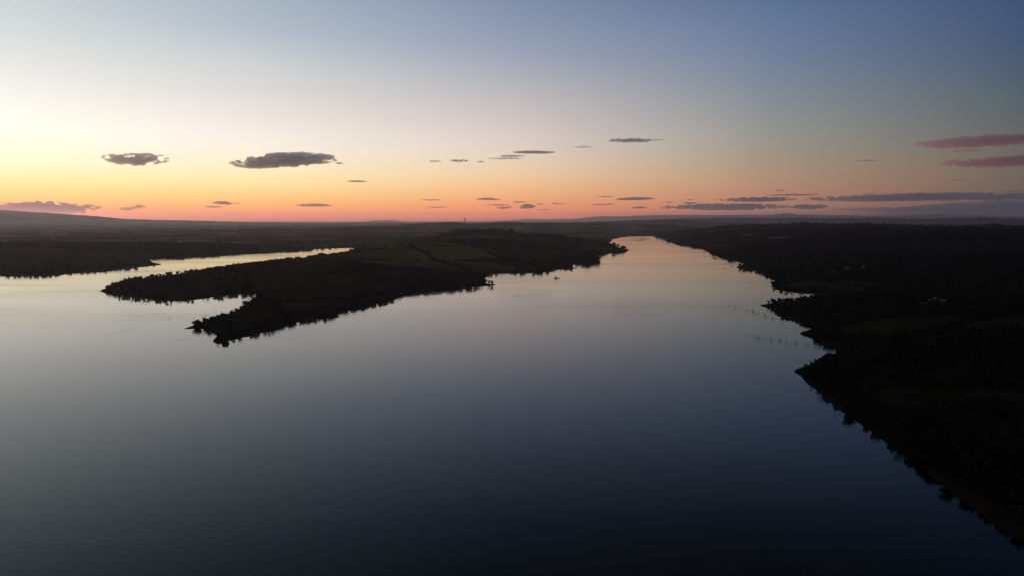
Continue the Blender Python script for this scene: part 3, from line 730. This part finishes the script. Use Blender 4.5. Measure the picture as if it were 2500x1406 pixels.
stick_row([(560, 719), (590, 719), (622, 719)], 16, (1.0, 2.4), 4.0, 'dead sapling at the head of the small bay', 'saplings at the head of the small bay', 42)

# ---------------------------------------------------------------- boat
def loft(sections, mat, name, parent, cap=True):
    n = len(sections[0]); V = [p for s in sections for p in s]; Fc = []
    for i in range(len(sections) - 1):
        for k in range(n - 1):
            Fc.append((i * n + k, i * n + k + 1, (i + 1) * n + k + 1, (i + 1) * n + k))
    if cap:
        Fc.append(tuple(range(n))); Fc.append(tuple((len(sections) - 1) * n + k for k in reversed(range(n))))
    return mesh_obj(name, V, Fc, mat, parent)
def box(V, Fc, x0, x1, y0, y1, z0, z1):
    s = len(V)
    V += [(x0, y0, z0), (x1, y0, z0), (x1, y1, z0), (x0, y1, z0), (x0, y0, z1), (x1, y0, z1), (x1, y1, z1), (x0, y1, z1)]
    Fc += [(s, s + 3, s + 2, s + 1), (s + 4, s + 5, s + 6, s + 7), (s, s + 1, s + 5, s + 4), (s + 1, s + 2, s + 6, s + 5), (s + 2, s + 3, s + 7, s + 6), (s + 3, s, s + 4, s + 7)]
def boxes(name, lst, mat, parent=None):
    V, Fc = [], []
    for b in lst: box(V, Fc, *b)
    return mesh_obj(name, V, Fc, mat, parent)
M_HULL = noisy('tarred_hull', (0.018, 0.016, 0.015), (0.034, 0.030, 0.026), 2.0, 0.6)
M_CABIN = noisy('weathered_paint', (0.06, 0.055, 0.05), (0.10, 0.095, 0.09), 2.0, 0.6)
bx_, by_ = ground(1359, 680.5)
boat = empty('fishing_boat', (bx_, by_, 0), R(-22))
tag(boat, 'small dark fishing boat with upright cabin floating alone off the cove', 'boat')
secs = []
for k in range(13):
    t = k / 12; X = -5.2 + 10.4 * t
    w_ = 1.35 * (1 - abs(2 * t - 0.9) ** 2.6 * 0.93) if t < 0.97 else 0.06
    w_ = max(w_, 0.06); sh = 0.55 + 1.0 * abs(t - 0.45) ** 2 * 2.2
    secs.append([(X, -w_, sh), (X, -w_ * 0.85, 0.1), (X, -w_ * 0.4, -0.35), (X, w_ * 0.4, -0.35), (X, w_ * 0.85, 0.1), (X, w_, sh), (X, w_ * 0.9, sh - 0.12), (X, 0, sh - 0.2), (X, -w_ * 0.9, sh - 0.12), (X, -w_, sh)])
loft(secs, M_HULL, 'hull', boat)
cb = boxes('cabin', [(-2.2, -0.1, -0.8, 0.8, 0.4, 3.0)], M_CABIN, boat)
boxes('roof', [(-2.5, 0.2, -0.95, 0.95, 3.003, 3.14)], M_HULL, cb)
mg = principled('dark_glass', (0.02, 0.025, 0.03), 0.1)
for yy in (-0.828, 0.803): boxes('window', [(-1.7, -0.6, yy, yy + 0.025, 1.9, 2.6)], mg, cb)
V, Fc = [], []; tube(V, Fc, (-1.1, 0, 3.14), (-1.1, 0, 5.0), 0.22, 0.12, 6); mesh_obj('mast', V, Fc, M_HULL, boat)
boxes('bench', [(1.2, 1.55, -0.95, 0.95, 0.45, 0.52)], M_CABIN, boat)
boxes('engine', [(-5.55, -5.25, -0.2, 0.2, -0.2, 1.0)], M_HULL, boat)

# a second, smaller craft drawn up on the sand spit
px_, py_ = ground(1204, 694.5)
skiff = empty('rowing_boat', (px_, py_, 0.05), R(8))
tag(skiff, 'tiny dark boat drawn up on the thin sand spit', 'boat')
secs = []
for k in range(9):
    t = k / 8; X = -2.0 + 4 * t; w_ = max(0.05, 0.75 * (1 - abs(2 * t - 0.9) ** 2.4)); sh = 0.55 + 0.5 * (t - 0.45) ** 2
    secs.append([(X, -w_, sh), (X, -w_ * 0.7, 0.05), (X, 0, -0.1), (X, w_ * 0.7, 0.05), (X, w_, sh), (X, w_ * 0.85, sh - 0.1), (X, 0, 0.1), (X, -w_ * 0.85, sh - 0.1), (X, -w_, sh)])
loft(secs, M_HULL, 'hull', skiff)
boxes('bench', [(-0.2, 0.1, -0.6, 0.6, 0.35, 0.4)], M_CABIN, skiff)

# ---------------------------------------------------------------- telecom tower on the ridge
M_STEEL = noisy('tower_concrete', (0.10, 0.06, 0.055), (0.14, 0.09, 0.08), 0.2)
tx_, ty_, tz_ = at_range(1135, 545.5, 7570)
tz_ = float(height(np.array([tx_]), np.array([ty_]))[0])
top = at_range(1135, 532.0, 7570)[2]
tower = empty('telecom_tower', (tx_, ty_, tz_ - 2))
tag(tower, 'tall slim telecom tower standing alone on the far ridge', 'tower')
TH = top - tz_ + 2
V, Fc = [], []; tube(V, Fc, (0, 0, 0), (0, 0, TH * 0.98), 4.8, 3.9, 12); mesh_obj('shaft', V, Fc, M_STEEL, tower)
for z0, rad in ((0.60, 5.7), (0.74, 6.3), (0.86, 5.7)):
    V, Fc = [], []; tube(V, Fc, (0, 0, TH * z0), (0, 0, TH * (z0 + 0.09)), rad, rad, 12); mesh_obj('antenna_drum', V, Fc, M_STEEL, tower)
V, Fc = [], []; tube(V, Fc, (0, 0, TH * 0.97), (0, 0, TH * 1.1), 1.2, 0.6, 6); mesh_obj('aerial', V, Fc, M_STEEL, tower)

# ---------------------------------------------------------------- farm buildings
M_WALL = noisy('pale_plaster', (0.26, 0.25, 0.245), (0.36, 0.35, 0.345), 0.6)
M_GREYWALL = noisy('grey_plaster', (0.10, 0.095, 0.095), (0.14, 0.135, 0.135), 0.6)
M_ROOF = noisy('tile_roof', (0.14, 0.09, 0.07), (0.20, 0.13, 0.10), 1.5)
M_TIN = noisy('pale_roof_sheet', (0.20, 0.20, 0.203), (0.28, 0.28, 0.283), 0.3)
M_PANE = principled('window_glass', (0.02, 0.022, 0.026), 0.15)
def building(name, px, py, dist, w_, dep, h, roof_h, rot, wall, roof, label, cat, group=None, windows=2, lift=0.0):
    x, y, _ = at_range(px, py, dist)
    z = float(height(np.array([x]), np.array([y]))[0]) + lift
    o = empty(name, (x, y, z - 0.6), rot)
    tag(o, label, cat, group)
    a, b = w_ / 2, dep / 2; H = h + 0.6
    wo = mesh_obj('wall', [(-a, -b, 0), (a, -b, 0), (a, b, 0), (-a, b, 0), (-a, -b, H), (a, -b, H), (a, b, H), (-a, b, H), (-a, 0, H + roof_h), (a, 0, H + roof_h)],
                  [(0, 1, 5, 4), (2, 3, 7, 6), (1, 2, 6, 9, 5), (3, 0, 4, 8, 7)], wall, o)
    e = 0.35; t = 0.18
    V = [(-a - e, -b - e, H - 0.1), (a + e, -b - e, H - 0.1), (a + e, 0, H + roof_h + 0.06), (-a - e, 0, H + roof_h + 0.06), (a + e, b + e, H - 0.1), (-a - e, b + e, H - 0.1)]
    V += [(p[0], p[1], p[2] + t) for p in V]
    mesh_obj('roof', V, [(1, 0, 3, 2), (4, 2, 3, 5), (6, 7, 8, 9), (9, 8, 10, 11), (0, 1, 7, 6), (4, 5, 11, 10), (0, 6, 9, 3), (3, 9, 11, 5), (1, 2, 8, 7), (2, 4, 10, 8)], roof, o)
    for k in range(windows):
        cx = -a + w_ * (k + 0.5) / windows
        boxes('window', [(cx - 0.5, cx + 0.5, -b - 0.03, -b + 0.02, 0.6 + h * 0.42, 0.6 + h * 0.42 + 1.1)], M_PANE, wo)
    boxes('door', [(-a * 0.12 - 0.5, -a * 0.12 + 0.5, -b - 0.035, -b + 0.02, 0.3, 2.6)], M_BARK, wo)
    return o
def farm(px, py, off=0.0):
    """distance at which a pixel meets the land"""
    d = ray(px, py); hd = math.hypot(d[0], d[1])
    rr = np.linspace(200, 9000, 4000)
    z = height(d[0] / hd * rr, d[1] / hd * rr)
    zr = EYE + d[2] / hd * rr
    hit = np.nonzero(z > zr)[0]
    return float(rr[hit[0]]) if len(hit) else 3000.0
FB = [
    ('farmhouse', 2272, 737, 4.0, 4, 2.6, 1.2, 0.1, M_WALL, M_ROOF, 'pale farmhouse at the left end of the right bank farm', 'house', 3),
    ('farmhouse', 2285, 734, 3.2, 4, 3.4, 1.1, -0.1, M_WALL, M_TIN, 'taller pale farmhouse in the middle of the right bank farm', 'house', 2),
    ('barn', 2303, 737, 5, 5, 2.2, 1.2, 0.25, M_GREYWALL, M_TIN, 'grey barn at the right end of the right bank farm', 'barn', 0),
    ('shed', 2254, 739, 6, 3, 1.0, 0.4, 0.0, M_GREYWALL, M_TIN, 'long low shed left of the right bank farmhouses', 'shed', 0),
    ('shed', 2354, 744, 2.6, 2.2, 1.3, 0.8, 0.3, M_WALL, M_TIN, 'small pale shed up the slope right of the farm', 'shed', 1),
    ('shed', 2358, 754, 3.4, 2.5, 1.2, 0.7, 0.2, M_WALL, M_TIN, 'small pale shed at the field edge right of the farm', 'shed', 1),
    ('farmhouse', 2068, 659, 8, 6, 3, 1.6, -0.1, M_GREYWALL, M_TIN, 'grey farmhouse above the inlet pasture on the right bank', 'house', 3),
    ('farmhouse', 2108, 657, 3.5, 3.5, 4.5, 1.6, 0.1, M_GREYWALL, M_TIN, 'narrow tall house right of the inlet farmhouse', 'house', 1),
    ('shed', 2029, 664, 7, 5, 2.6, 1.0, 0.0, M_GREYWALL, M_TIN, 'low shed at the pasture corner on the right bank', 'shed', 0),
    ('barn', 1893, 583, 42, 14, 5, 3, -0.05, M_GREYWALL, M_TIN, 'long pale roofed barn on the right hills, left of its neighbour', 'barn', 0),
    ('barn', 1908, 583.5, 34, 14, 5, 3, 0.05, M_GREYWALL, M_TIN, 'pale roofed barn on the right hills, right of its neighbour', 'barn', 0),
    ('barn', 1822, 576, 34, 14, 5, 3, 0.0, M_GREYWALL, M_TIN, 'small far barn behind the right river bank', 'barn', 0),
    ('farmhouse', 1022, 651, 7, 6, 4, 2, 0.2, M_GREYWALL, M_TIN, 'left house in the trees below the peninsula pasture', 'house', 2),
    ('farmhouse', 1041, 654, 5, 5, 3.6, 1.6, -0.2, M_GREYWALL, M_TIN, 'right house in the trees below the peninsula pasture', 'house', 2),
    ('shed', 452, 668, 5, 4, 2.4, 0.8, 0.1, M_WALL, M_TIN, 'small white shed among trees on the outer peninsula', 'shed', 0),
    ('greenhouse', 133, 571, -48, -6, 5, 3, 0.02, M_WALL, M_TIN, 'very long pale greenhouse on the left plain', 'greenhouse', 0),
    ('warehouse', 434, 551, -7, -4, 9, 3, 0.1, M_WALL, M_TIN, 'tiny bright warehouse far off on the left plain', 'warehouse', 0),
]
for nm, px, py, w_, dp, h, rh, rot, wm_, rm_, lab, cat, nw in FB:
    dist = farm(px, py + 2)
    if w_ < 0: w_, dp = -w_ * dist / F, -dp * dist / F      # far sheds: width as seen
    az = math.atan2(*at_range(px, py, 100)[:2])
    building(nm, px, py, dist, w_, dp, h, rh, rot - az, wm_, rm_, lab, cat, None, nw)

# ---------------------------------------------------------------- clouds: flat-based bodies of vapour far beyond the hills
def vapour(name, col, dens):
    m = bpy.data.materials.new(name); m.use_nodes = True
    nt = m.node_tree; nt.nodes.clear()
    o = nt.nodes.new('ShaderNodeOutputMaterial'); v = nt.nodes.new('ShaderNodeVolumePrincipled')
    v.inputs['Color'].default_value = (*col, 1); v.inputs['Density'].default_value = dens; v.inputs['Anisotropy'].default_value = 0.0
    nt.links.new(v.outputs[0], o.inputs['Volume'])
    return m
VAP = {}
def noise3(x, y, z, seed):
    ix, iy, iz = np.floor(x), np.floor(y), np.floor(z)
    fz = z - iz; fz = fz * fz * (3 - 2 * fz)
    def layer(k):
        fx, fy = x - ix, y - iy
        fx = fx * fx * (3 - 2 * fx); fy = fy * fy * (3 - 2 * fy)
        h = lambda a, b: hash2(ix + a + 57 * (iz + k), iy + b + 113 * (iz + k), seed)
        return (h(0, 0) + (h(1, 0) - h(0, 0)) * fx) * (1 - fy) + (h(0, 1) + (h(1, 1) - h(0, 1)) * fx) * fy
    a, b = layer(0), layer(1)
    return a + (b - a) * fz
def fbm3(x, y, z, octv, seed, gain=0.55):
    s_, amp, tot = 0.0, 1.0, 0.0
    for o in range(octv):
        s_ = s_ + amp * noise3(x * 2 ** o + 7.1 * o, y * 2 ** o + 3.3 * o, z * 2 ** o - 5.7 * o, seed + 31 * o)
        tot += amp; amp *= gain
    return s_ / tot
def surface_net(f):
    """closed quad surface round the cells where f > 0; vertices in grid units"""
    nx, ny, nz = f.shape
    sg = f > 0
    acc = np.zeros((nx - 1, ny - 1, nz - 1, 3)); cnt = np.zeros((nx - 1, ny - 1, nz - 1))
    corners = [(i, j, k) for i in (0, 1) for j in (0, 1) for k in (0, 1)]
    sl = lambda g, c: g[c[0]:nx - 1 + c[0], c[1]:ny - 1 + c[1], c[2]:nz - 1 + c[2]]
    for a in corners:
        for ax in range(3):
            if a[ax]: continue
            b = list(a); b[ax] = 1
            fa, fb = sl(f, a), sl(f, b)
            m = (fa > 0) != (fb > 0)
            t = np.where(m, fa / np.where(m, fa - fb, 1), 0)
            for q in range(3):
                acc[..., q] += np.where(m, a[q] + (t if q == ax else 0), 0)
            cnt += m
    act = cnt > 0
    vid = np.full(act.shape, -1); vid[act] = np.arange(act.sum())
    base = np.stack(np.meshgrid(np.arange(nx - 1), np.arange(ny - 1), np.arange(nz - 1), indexing='ij'), -1)
    V = (base + acc / np.maximum(cnt, 1)[..., None])[act]
    quads = []
    for ax in range(3):
        u, v = (ax + 1) % 3, (ax + 2) % 3
        a = np.moveaxis(sg, (ax, u, v), (0, 1, 2)); w = np.moveaxis(vid, (ax, u, v), (0, 1, 2))
        A, B = a[:-1, 1:-1, 1:-1], a[1:, 1:-1, 1:-1]
        for m, flip in ((A & ~B, False), (~A & B, True)):
            i, j, k = np.nonzero(m)
            qd = np.stack([w[i, j, k], w[i, j + 1, k], w[i, j + 1, k + 1], w[i, j, k + 1]], 1)
            quads.append(qd[:, ::-1] if flip else qd)
    return V, np.concatenate(quads)
def cloud(px, py, w_px, h_px, label, group=None, alt=1900.0, far=85000.0, opt=6.0, rag=0.68, seed=0, col=(0.62, 0.62, 0.72), freq=1.0, tilt=0.0, streak=1.0):
    d = ray(px, py); hd = math.hypot(d[0], d[1]); tan = d[2] / hd
    dist = min(far, (alt - EYE) / max(tan, 0.004))
    x, y, z = at_range(px, py, dist)
    unit = dist / hd / F
    W, T = w_px * unit, h_px * unit
    D = min(0.45 * W, 0.8 * T / max(tan, 0.01))
    nx = int(min(190, max(30, w_px * 0.9))); nz = int(min(40, max(14, h_px * 1.1))); ny = 14
    U, Vv, Wz = np.meshgrid(np.linspace(-1.12, 1.12, nx), np.linspace(-1.12, 1.12, ny), np.linspace(-1.2, 1.2, nz), indexing='ij')
    asp = w_px / max(h_px, 1.0)
    k = 6.0 * freq
    n = fbm3(U * asp * k * 0.22 / streak + seed * 13.7, Vv * 0.6 + seed * 3.1, Wz * k * 0.5 + seed * 7.7, 4, 200 + seed, 0.56)
    Wt = Wz - tilt * U - 0.5 * (noise3(U * 1.6 + seed, U * 0 + 3.1, U * 0 + 8.2, 77) - 0.5)
    r2 = np.abs(U) ** 2.0 + Vv ** 2 + np.where(Wt > 0, Wt, Wt * 1.15) ** 2
    f = (1 - r2) * (1 - 0.62 * rag) + (n - 0.5 - 0.06 * rag) * (0.9 + 2.6 * rag)
    f = np.where(r2 > 1.12, -0.5, f)
    f[0], f[-1], f[:, 0], f[:, -1], f[:, :, 0], f[:, :, -1] = -0.5, -0.5, -0.5, -0.5, -0.5, -0.5
    P, Q = surface_net(f)
    g = np.array([(nx - 1) / 2, (ny - 1) / 2, (nz - 1) / 2])
    P = (P - g) / g * np.array([1.12 * W / 2, 1.12 * D / 2, 1.2 * T / 2])
    azm = math.atan2(x, y)
    dens = 0.21 * opt / max(D * 0.5, 50.0)
    key = (col, float('%.1e' % dens))
    if key not in VAP: VAP[key] = vapour('cloud_vapour', col, dens)
    o = link('cloud', np_mesh('cloud', P, Q, VAP[key], shade=True))
    o.location = (x, y, z); o.rotation_euler = (0, 0, -azm)
    return tag(o, label, 'cloud', group)
MAUVE = (0.955, 0.978, 1.0); BLUE = (0.70, 0.88, 0.998); SUNLIT_PINK = (1.0, 0.80, 0.85)  # sunset light is painted into the pink vapour colour; the clouds themselves are white
CL = [
    (333, 390, 142, 34, 'ragged fleecy grey cloud high over the left plain', dict(rag=0.62, opt=7)),
    (696, 394, 246, 39, 'largest solid mauve cloud left of centre', dict(rag=0.34, opt=10, tilt=0.3)),
    (829, 400, 22, 6, 'speck of cloud off the right end of the largest cloud', dict(opt=4)),
    (572, 397, 22, 5, 'speck of cloud off the left end of the largest cloud', dict(opt=3)),
    (872, 444, 52, 5, 'lone dark sliver of cloud right below the largest cloud', dict(opt=5, rag=0.3)),
    (1302, 373, 116, 7, 'long thin dark cloud streak high near the centre', dict(opt=7, rag=0.35)),
    (1248, 382, 72, 6, 'thin cloud streak just under the long central streak', dict(opt=4)),
    (1235, 388, 95, 5, 'lowest of the three stacked streaks near the centre', dict(opt=4)),
    (1120, 394, 54, 8, 'small hooked cloud left of the stacked central streaks', dict(opt=5, rag=0.7)),
    (1173, 396, 20, 5, 'tiny cloud between the hooked cloud and the stacked streaks', dict(opt=4)),
    (1062, 395, 34, 6, 'faint tiny cloud left of the hooked cloud', dict(opt=3, rag=0.7)),
    (1425, 360, 60, 6, 'faint broken wisp right of the long central streak', dict(opt=2, rag=0.8)),
    (1540, 344, 120, 11, 'highest grey ragged streak right of centre', dict(opt=6, rag=0.6)),
    (1605, 342, 40, 5, 'wisp trailing the highest ragged streak', dict(opt=2, rag=0.8)),
    (100, 509, 250, 34, 'humped grey cloud resting on the left mountain', dict(opt=12, rag=0.4, far=66000)),
    (312, 511, 46, 9, 'low ragged cloud right of the mountain cloud', dict(opt=5, rag=0.7)),
    (338, 506, 34, 10, 'slanting ragged cloud beside the mountain cloud', dict(opt=5, rag=0.7)),
    (545, 497, 48, 10, 'oval cloud low over the left plain', dict(opt=7, rag=0.4)),
    (520, 506, 50, 6, 'small cloud under the oval low cloud', dict(opt=5)),
    (578, 498, 16, 4, 'speck of cloud right of the oval low cloud', dict(opt=4)),
    (768, 502, 92, 9, 'spindle cloud low under the largest cloud', dict(opt=6, rag=0.4)),
    (1053, 489, 58, 5, 'thin low streak left of the tower', dict(opt=4)),
    (1065, 507, 62, 5, 'broken lowest streak left of the tower', dict(opt=4, rag=0.8)),
    (1191, 487, 62, 7, 'thin low streak right above the tower', dict(opt=6, rag=0.4)),
    (1215, 501, 62, 5, 'faint streak right of the tower', dict(opt=4)),
    (1232, 508, 44, 8, 'left of the two low lumps right of the tower', dict(opt=6)),
    (1286, 506, 42, 13, 'rounded lump of cloud low right of the tower', dict(opt=9, rag=0.35)),
    (1268, 495, 40, 5, 'short streak above the rounded low lump', dict(opt=5)),
    (1318, 500, 20, 4, 'tiny streak right of the rounded low lump', dict(opt=4)),
    (1362, 498, 46, 6, 'faint torn cloud low at the centre right', dict(opt=3, rag=0.8)),
    (1325, 513, 34, 4, 'tiny cloud just over the far mountains', dict(opt=4)),
    (1550, 486, 98, 9, 'lens shaped dark cloud above the river', dict(opt=8, rag=0.25)),
    (1478, 481, 46, 4, 'thin streak left of the lens shaped cloud', dict(opt=4)),
    (1473, 500, 62, 5, 'thin streak below left of the lens shaped cloud', dict(opt=4)),
    (1560, 508, 40, 6, 'short cloud below the lens shaped cloud', dict(opt=6, rag=0.3)),
    (1684, 497, 38, 5, 'tiny lens cloud right of the river end', dict(opt=6, rag=0.3)),
    (1683, 489, 24, 3, 'speck streak above the tiny lens cloud', dict(opt=4)),
    (1632, 495, 28, 4, 'torn speck left of the tiny lens cloud', dict(opt=3, rag=0.8)),
    (1765, 508, 300, 19, 'long blue grey cloud low over the right bank', dict(opt=10, rag=0.45, col=BLUE)),
    (1850, 489, 190, 14, 'blue grey bar above the long low right cloud', dict(opt=8, rag=0.5, col=BLUE)),
    (1975, 507, 86, 14, 'blue lens cloud right of the long low cloud', dict(opt=8, rag=0.4, col=BLUE)),
    (1935, 477, 130, 5, 'thin arched streak over the blue grey bar', dict(opt=5, rag=0.4, col=BLUE)),
    (1905, 466, 26, 3, 'speck streak above the thin arched streak', dict(opt=4, col=BLUE)),
    (2270, 484, 560, 22, 'longest dark blue cloud bar on the right', dict(opt=10, rag=0.45, col=BLUE)),
    (2125, 473, 40, 3, 'thin streak resting above the longest blue bar', dict(opt=4, col=BLUE)),
    (2470, 469, 70, 4, 'thin streak at the right edge above the blue bar', dict(opt=4, col=BLUE)),
    (2480, 513, 640, 46, 'broad blue cloud bank low at the right edge', dict(opt=9, rag=0.3, col=BLUE)),
    (2160, 512, 260, 12, 'faint band joining the blue bank on its left', dict(opt=4, rag=0.6, col=BLUE)),
    (2112, 393, 62, 4, 'faint lone sliver in the right sky', dict(opt=3, col=BLUE)),
    (2340, 440, 40, 3, 'faint speck under the pink clouds', dict(opt=3, col=BLUE)),
    (2420, 344, 340, 30, 'upper pink cloud at the right edge', dict(opt=6.0, rag=0.35, col=SUNLIT_PINK, alt=6000)),
    (2360, 368, 80, 9, 'small faint pink wisp between the pink clouds', dict(opt=2.2, rag=0.6, col=SUNLIT_PINK, alt=6000)),
    (2450, 393, 260, 30, 'lower purple pink cloud at the right edge', dict(opt=6.0, rag=0.4, col=SUNLIT_PINK, alt=6000)),
]
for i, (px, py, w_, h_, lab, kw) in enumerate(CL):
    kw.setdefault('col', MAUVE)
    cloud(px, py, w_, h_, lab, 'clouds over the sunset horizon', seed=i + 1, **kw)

# ---------------------------------------------------------------- haze
hz = bpy.data.materials.new('evening_haze'); hz.use_nodes = True
nt = hz.node_tree; nt.nodes.clear()
ho = nt.nodes.new('ShaderNodeOutputMaterial'); hv = nt.nodes.new('ShaderNodeVolumePrincipled')
hv.inputs['Color'].default_value = (0.96, 0.90, 1.0, 1)
hv.inputs['Density'].default_value = HAZE_K
hv.inputs['Anisotropy'].default_value = 0.8
nt.links.new(hv.outputs[0], ho.inputs['Volume'])
HX, HY0, HY1, HT = 46500, -1800, HAZE_END, HAZE_TOP
ob = boxes('haze', [(-HX, HX, HY0, HY1, -5, HT)], hz)
tag(ob, 'thin evening haze over the lake and hills', kind='stuff')
